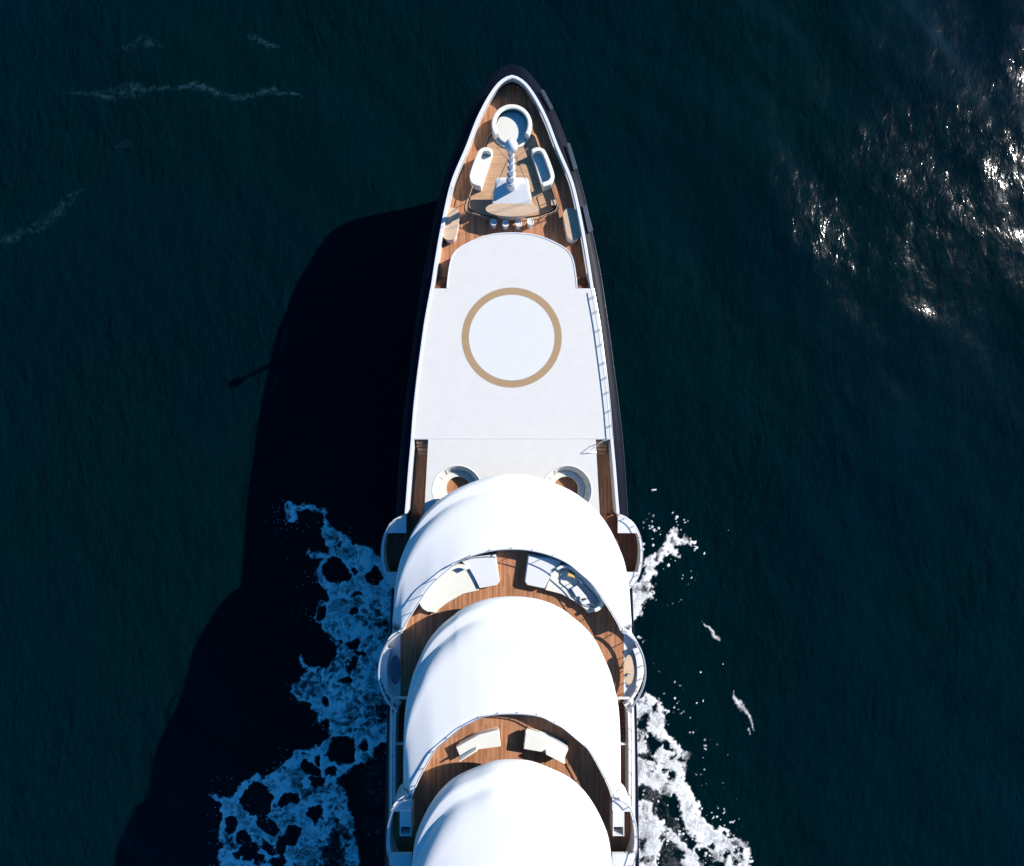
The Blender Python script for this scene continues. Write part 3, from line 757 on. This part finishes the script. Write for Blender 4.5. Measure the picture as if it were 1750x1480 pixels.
def worley(X, Y, s, seed):
    r = np.random.RandomState(seed); jx = r.rand(128, 128); jy = r.rand(128, 128)
    x = X / s; y = Y / s; xi = np.floor(x).astype(int); yi = np.floor(y).astype(int)
    f1 = np.full(X.shape, 9.); f2 = np.full(X.shape, 9.)
    for dx in (-1, 0, 1):
        for dy in (-1, 0, 1):
            a = xi + dx; b_ = yi + dy
            d = np.hypot(a + jx[b_ % 128, a % 128] - x, b_ + jy[b_ % 128, a % 128] - y)
            f2 = np.minimum(f2, np.maximum(f1, d)); f1 = np.minimum(f1, d)
    return f1, f2
def sstep(a, b_, v): t = np.clip((v - a) / (b_ - a), 0, 1); return t * t * (3 - 2 * t)
def foam_sheet(x0, x1, y0, y1, fieldf, name, label, step=.1, mat='foam'):
    s0 = S(WZ)
    gx = np.arange((x0 - CX) / s0, (x1 - CX) / s0, step); gy = np.arange((CY - y1) / s0, (CY - y0) / s0, step)
    X, Y = np.meshgrid(gx, gy); PX = CX + X * s0; PY = CY - Y * s0
    D = fieldf(PX, PY)
    keep = D > .03
    kq = keep[:-1, :-1] | keep[:-1, 1:] | keep[1:, 1:] | keep[1:, :-1]
    id_ = np.arange(X.size).reshape(X.shape)
    q = np.stack([id_[:-1, :-1], id_[:-1, 1:], id_[1:, 1:], id_[1:, :-1]], -1)[kq]
    used = np.unique(q); re = np.full(X.size, -1); re[used] = np.arange(len(used))
    Zf = wave(X, Y) + .03 + .10 * sstep(.3, 1, D) * fbm(X, Y, 1.2, 91)
    co = np.stack([X, Y, Zf], -1).reshape(-1, 3)[used]
    me_ = gridmesh(name, co, re[q])
    at = me_.attributes.new('foam_amount', 'FLOAT', 'POINT'); at.data.foreach_set('value', D.reshape(-1)[used].astype(np.float32))
    me_.materials.append(M[mat])
    o = bpy.data.objects.new(name, me_); C.objects.link(o)
    return tag(o, label, 'foam', kind='stuff')
m, n, l, bs = newmat('sea_foam'); M['foam'] = m
bs.inputs['Base Color'].default_value = (.88, .88, .87, 1); bs.inputs['Roughness'].default_value = .8
at = n.new('ShaderNodeAttribute'); at.attribute_name = 'foam_amount'
pos = geo(n)
t1 = n.new('ShaderNodeTexNoise'); t1.inputs['Scale'].default_value = 2.2; t1.inputs['Detail'].default_value = 8; t1.inputs['Roughness'].default_value = .7; t1.inputs['Distortion'].default_value = 1.2; l.new(pos, t1.inputs['Vector'])
ma = n.new('ShaderNodeMath'); ma.operation = 'MULTIPLY_ADD'; l.new(t1.outputs['Fac'], ma.inputs[0]); ma.inputs[1].default_value = .75; ma.inputs[2].default_value = -.375
ad = n.new('ShaderNodeMath'); ad.operation = 'ADD'; l.new(at.outputs['Fac'], ad.inputs[0]); l.new(ma.outputs[0], ad.inputs[1])
mr = n.new('ShaderNodeMapRange'); mr.interpolation_type = 'SMOOTHSTEP'; l.new(ad.outputs[0], mr.inputs['Value']); mr.inputs['From Min'].default_value = .06; mr.inputs['From Max'].default_value = .95; mr.clamp = True
l.new(mr.outputs[0], bs.inputs['Alpha'])
tr = n.new('ShaderNodeTexNoise'); tr.inputs['Scale'].default_value = 6; tr.inputs['Detail'].default_value = 5; l.new(pos, tr.inputs['Vector'])
bp = n.new('ShaderNodeBump'); bp.inputs['Strength'].default_value = .7; bp.inputs['Distance'].default_value = .08; l.new(tr.outputs['Fac'], bp.inputs['Height']); l.new(bp.outputs['Normal'], bs.inputs['Normal'])

m, n, l, bs = newmat('thin_foam'); M['thin'] = m
bs.inputs['Base Color'].default_value = (.10, .32, .46, 1); bs.inputs['Roughness'].default_value = .8
at = n.new('ShaderNodeAttribute'); at.attribute_name = 'foam_amount'; pos = geo(n)
t1 = n.new('ShaderNodeTexNoise'); t1.inputs['Scale'].default_value = 1.6; t1.inputs['Detail'].default_value = 6; t1.inputs['Distortion'].default_value = 1; l.new(pos, t1.inputs['Vector'])
ma = n.new('ShaderNodeMapRange'); l.new(t1.outputs['Fac'], ma.inputs['Value']); ma.inputs['From Min'].default_value = .4; ma.inputs['From Max'].default_value = .7; ma.inputs['To Max'].default_value = .38
mu = n.new('ShaderNodeMath'); mu.operation = 'MULTIPLY'; l.new(ma.outputs[0], mu.inputs[0]); l.new(at.outputs['Fac'], mu.inputs[1]); l.new(mu.outputs[0], bs.inputs['Alpha'])
def zl(q): return [(350 + a / 2.243, 820 + b_ / 2.243) for a, b_ in q]
Lp = zl([(305, 95), (350, 100), (400, 88), (450, 108), (470, 165), (520, 200), (560, 225), (600, 255), (670, 290), (720, 330), (760, 420), (760, 1000), (690, 1010), (640, 1060), (560, 1100), (510, 1150), (545, 1200), (575, 1300), (590, 1400), (590, 1540), (320, 1540), (60, 1540), (60, 1475), (42, 1415), (72, 1400), (48, 1330), (62, 1240), (28, 1212), (100, 1218), (140, 1165), (180, 1132), (215, 1150), (280, 1110), (330, 1075), (345, 1035), (410, 1028), (470, 990), (475, 925), (438, 935), (400, 845), (345, 838), (335, 800), (400, 740), (365, 700), (365, 670), (400, 635), (440, 605), (495, 605), (450, 570), (450, 545), (412, 520), (430, 480), (480, 450), (430, 385), (440, 330), (465, 300), (400, 296), (385, 285), (400, 252), (420, 280), (480, 275), (455, 200), (440, 130), (395, 105), (362, 130), (365, 165), (318, 162)])
Lh = [(508, 340, 46, 56, 0), (590, 437, 22, 12, .4), (655, 368, 28, 32, 0), (452, 500, 22, 30, .5), (442, 662, 66, 62, 0), (568, 620, 24, 20, 0), (572, 705, 14, 40, .5), (545, 770, 26, 14, 0), (520, 1040, 56, 52, 0), (405, 1112, 38, 26, .3), (485, 1122, 26, 24, 0), (432, 1162, 38, 22, -.3), (437, 1070, 14, 24, 0), (205, 1225, 58, 70, -.5), (245, 1320, 50, 30, .6), (322, 1226, 40, 28, 0), (416, 1288, 32, 30, 0), (345, 1366, 38, 34, 0), (100, 1320, 30, 26, 0), (150, 1365, 28, 24, .4), (165, 1420, 42, 34, -.3), (240, 1408, 24, 22, 0), (205, 1455, 20, 15, 0), (292, 1405, 24, 42, .3), (270, 1460, 40, 20, 0), (620, 1030, 20, 16, 0), (460, 850, 24, 20, .3), (580, 345, 14, 12, 0), (520, 240, 12, 10, 0), (565, 505, 12, 14, 0), (515, 610, 12, 14, 0), (600, 655, 30, 12, .2)]
def lfield(PX, PY):
    nx1 = (fbm(PX, PY, 26, 11) - .5) * 24 + (fbm(PX, PY, 7, 13, 3) - .5) * 9; ny1 = (fbm(PX, PY, 26, 12) - .5) * 24 + (fbm(PX, PY, 7, 14, 3) - .5) * 9
    X = PX + nx1; Y = PY + ny1
    d = sdist(X, Y, Lp)
    f = sstep(-3, 4.5, d)
    dens = .10 + .62 * fbm(PX, PY, 30, 21); ridge = 1 - np.abs(fbm(X, Y, 26, 31, 4) - .5) * 13; ridge2 = 1 - np.abs(fbm(X, Y, 13, 33, 3) - .5) * 11
    dens = dens + .55 * np.clip(ridge, 0, 1) + .40 * np.clip(ridge2, 0, 1) + .45 * np.exp(-np.maximum(d, 0) / 4)
    for hx_, hy_, a, b_, t in Lh:
        cx_, cy_ = 350 + hx_ / 2.243, 820 + hy_ / 2.243; a /= 2.243; b_ /= 2.243
        u = (X - cx_) * math.cos(t) + (Y - cy_) * math.sin(t); v = -(X - cx_) * math.sin(t) + (Y - cy_) * math.cos(t)
        e = np.sqrt((u / a) ** 2 + (v / b_) ** 2); dd = (e - 1) * min(a, b_)
        f = f * sstep(-2, 2.5, dd); dens += .38 * np.exp(-np.maximum(dd, 0) / 3.2) * (dd > 0)
    # thin murky patches near the hull
    mk = np.maximum(sstep(0, 30, sdist(X, Y, zl([(580, 850), (700, 830), (760, 930), (690, 960), (620, 960), (590, 900)]))), sstep(-4, 20, sdist(X, Y, zl([(470, 1300), (520, 1280), (560, 1350), (560, 1540), (440, 1540), (430, 1400)]))))
    dens -= .45 * mk
    f1, f2 = worley(X, Y, 13, 5); f = f * (1 - .55 * sstep(.42, .15, f1) * (fbm(PX, PY, 40, 55) > .52))
    out = f * np.clip(dens, .12, 1.3)
    # dim foam veil along the hull
    veil = sstep(0, 40, sdist(X, Y, zl([(560, 1080), (700, 1000), (760, 1000), (760, 1540), (600, 1540), (560, 1250)])))
    out = np.maximum(out, veil * .20 * fbm(PX, PY, 22, 77))
    f1, f2 = worley(PX, PY, 11, 15); dots = sstep(.16, .05, f1) * (fbm(PX, PY, 30, 65) > .60) * sstep(-60, -5, d)
    return np.maximum(out, dots * .6)
foam_sheet(355, 690, 845, 1500, lfield, 'wake_foam', 'lacy foam with round holes on the shaded water left of the hull')
def zr_(q): return [(1050 + a / 2.243, 820 + b_ / 2.243) for a, b_ in q]
Rp = [zr_([(240, 183), (258, 225), (300, 240), (295, 252), (240, 248), (258, 300), (225, 288), (190, 298), (160, 335), (155, 360), (125, 375), (155, 402), (140, 430), (155, 460), (125, 462), (78, 525), (40, 530), (40, 400), (95, 395), (108, 340), (130, 288), (185, 262), (205, 212)]),
      zr_([(40, 860), (90, 845), (130, 820), (160, 848), (188, 890), (208, 970), (250, 1005), (268, 1042), (300, 1048), (280, 1090), (270, 1150), (300, 1200), (322, 1262), (380, 1330), (440, 1328), (470, 1372), (512, 1390), (532, 1430), (525, 1540), (380, 1540), (262, 1540), (265, 1440), (300, 1425), (318, 1380), (272, 1325), (252, 1270), (232, 1195), (215, 1215), (180, 1185), (120, 1160), (90, 1170), (40, 1190)]),
      zr_([(40, 1228), (105, 1228), (150, 1235), (165, 1275), (200, 1308), (175, 1345), (185, 1400), (170, 1440), (175, 1540), (40, 1540)]),
      zr_([(150, 1335), (200, 1325), (240, 1350), (300, 1430), (285, 1450), (230, 1385), (190, 1365)])]
Rh = [(140, 1010, 30, 34, 0), (110, 940, 20, 26, 0), (195, 1015, 22, 16, .5), (130, 1060, 34, 14, .2), (115, 905, 10, 14, 0), (150, 875, 9, 14, 0), (215, 1130, 10, 14, 0), (200, 1110, 6, 6, 0), (345, 1430, 30, 16, .5), (400, 1470, 26, 18, 0), (440, 1360, 20, 10, 0), (490, 1410, 12, 12, 0), (500, 1440, 10, 10, 0), (110, 1400, 12, 22, .3), (255, 1080, 16, 7, 0), (430, 1440, 16, 14, 0), (470, 1425, 8, 8, 0), (370, 1400, 14, 8, 0)]
def rfield(PX, PY):
    nx1 = (fbm(PX, PY, 24, 41) - .5) * 22 + (fbm(PX, PY, 6, 43, 3) - .5) * 11; ny1 = (fbm(PX, PY, 24, 42) - .5) * 22 + (fbm(PX, PY, 6, 44, 3) - .5) * 11
    X = PX + nx1; Y = PY + ny1; f = 0; dm = -1e9
    for p in Rp:
        d = sdist(X, Y, p); dm = np.maximum(dm, d); f = np.maximum(f, sstep(-3, 4, d))
    for hx_, hy_, a, b_, t in Rh:
        cx_, cy_ = 1050 + hx_ / 2.243, 820 + hy_ / 2.243; a /= 2.243; b_ /= 2.243
        u = (X - cx_) * math.cos(t) + (Y - cy_) * math.sin(t); v = -(X - cx_) * math.sin(t) + (Y - cy_) * math.cos(t)
        f = f * sstep(-2, 3, (np.sqrt((u / a) ** 2 + (v / b_) ** 2) - 1) * min(a, b_))
    edge_ = np.exp(-np.maximum(dm, 0) / 9)
    dens = .30 + .55 * fbm(PX, PY, 17, 51) + .35 * edge_ + .25 * np.clip(1 - np.abs(fbm(X, Y, 14, 61, 3) - .5) * 7, 0, 1)
    dens = dens - .45 * sstep(.53, .66, fbm(X, Y, 15, 81, 4))
    out = f * np.clip(dens, 0, 1.15)
    f1, f2 = worley(PX, PY, 8.5, 25)
    near = sstep(-70, -4, dm); reg = (PX < 1200 + (PY - 900) * .16) & (PX > 1062)
    dots = sstep(.34, .1, f1 + .5 * (vnoise(PX / 9, PY / 9, 5) - .4)) * (fbm(PX, PY, 22, 75) > .62) * near * reg
    out = np.maximum(out, dots * .95)
    f1, f2 = worley(PX, PY, 19, 35); dots = sstep(.15, .07, f1 + .25 * (vnoise(PX / 15, PY / 15, 8) - .2)) * (fbm(PX, PY, 26, 85) > .60) * (PX < 1250)
    out = np.maximum(out, dots)
    thin = sstep(0, 12, sdist(X, Y, zr_([(90, 850), (190, 1180), (300, 1380), (270, 1540), (90, 1540)])))
    return np.maximum(out, thin * .28 * fbm(PX, PY, 20, 97))
foam_sheet(1050, 1310, 835, 1500, rfield, 'wake_foam', 'bright white broken foam on the sunlit water right of the hull')
# thin foam streaks on wave crests
def sfield(curves):
    def g(PX, PY):
        X = PX + (fbm(PX, PY, 24, 111) - .5) * 26; Y = PY + (fbm(PX, PY, 24, 112) - .5) * 26; out = 0
        for pts, w, a in curves:
            d = np.full(PX.shape, 1e9); tt = np.zeros(PX.shape)
            for i in range(len(pts) - 1):
                x0, y0 = pts[i]; x1, y1 = pts[i + 1]; ex_, ey_ = x1 - x0, y1 - y0
                t = np.clip(((X - x0) * ex_ + (Y - y0) * ey_) / (ex_ ** 2 + ey_ ** 2), 0, 1); q = np.hypot(X - x0 - ex_ * t, Y - y0 - ey_ * t)
                tt = np.where(q < d, (i + t) / (len(pts) - 1), tt); d = np.minimum(d, q)
            ww = w * np.sqrt(np.clip(4 * tt * (1 - tt), 0.02, 1))
            out = np.maximum(out, sstep(ww, 0, d) * a * (.25 + 1.0 * fbm(PX, PY, 9, 121)))
        return out
    return g
foam_sheet(0, 540, 10, 580, sfield([([(110, 160), (190, 160), (230, 152), (262, 156)], 13, .30), ([(255, 158), (300, 148), (340, 148), (380, 166), (430, 165), (470, 154), (520, 168)], 11, .42), ([(205, 86), (250, 74), (285, 80)], 12, .26), ([(425, 60), (452, 70), (480, 82)], 12, .34), ([(0, 411), (30, 405), (70, 382), (100, 362), (140, 325)], 16, .26), ([(200, 252), (228, 248)], 9, .2)]), 'crest_foam', 'faint thin foam streaks on wave crests left of the bow', .12, 'thin')
foam_sheet(1195, 1310, 1050, 1260, sfield([([(1205, 1070), (1218, 1080), (1232, 1096)], 8, .75), ([(1252, 1185), (1265, 1205), (1278, 1225), (1288, 1245)], 9, .8), ([(1275, 1245), (1284, 1256)], 4, .9)]), 'splash_foam', 'two short white splashes on the dark water right of the hull', .1)

# ------------------------------------------------------------------ light
el = 28.5; az = 26.0
w = bpy.data.worlds.new('World'); bpy.context.scene.world = w; w.use_nodes = True
nt = w.node_tree; bg = nt.nodes['Background']
sky = nt.nodes.new('ShaderNodeTexSky'); sky.sky_type = 'NISHITA'; sky.sun_disc = False; sky.sun_elevation = R(el); sky.sun_rotation = R(90 - az)
sky.ozone_density = 6.0; sky.air_density = 1.0; sky.dust_density = .3
hs = nt.nodes.new('ShaderNodeHueSaturation'); hs.inputs['Saturation'].default_value = 1.32
nt.links.new(sky.outputs[0], hs.inputs['Color']); nt.links.new(hs.outputs[0], bg.inputs['Color']); bg.inputs['Strength'].default_value = .088
su = bpy.data.lights.new('sun', 'SUN'); su.energy = 5.0; su.angle = R(.5); su.color = (1, .955, .895)
so_ = bpy.data.objects.new('sun', su); C.objects.link(so_)
d = Vector((math.cos(R(el)) * math.cos(R(az)), math.cos(R(el)) * math.sin(R(az)), math.sin(R(el))))
so_.rotation_euler = d.to_track_quat('Z', 'Y').to_euler()

cam = bpy.data.cameras.new('camera'); cam.sensor_fit = 'HORIZONTAL'; cam.sensor_width = 36; cam.lens = 36 * F / 1750; cam.clip_end = 9000; cam.clip_start = .5
co_ = bpy.data.objects.new('camera', cam); co_.location = (0, 0, ZC); C.objects.link(co_)
co_.rotation_euler = (0, 0, 0); bpy.context.scene.camera = co_
sc = bpy.context.scene
sc.view_settings.view_transform = 'Standard'; sc.view_settings.look = 'None'; sc.view_settings.gamma = 1; sc.view_settings.exposure = .53

sc.cycles.max_bounces = 8; sc.cycles.diffuse_bounces = 1
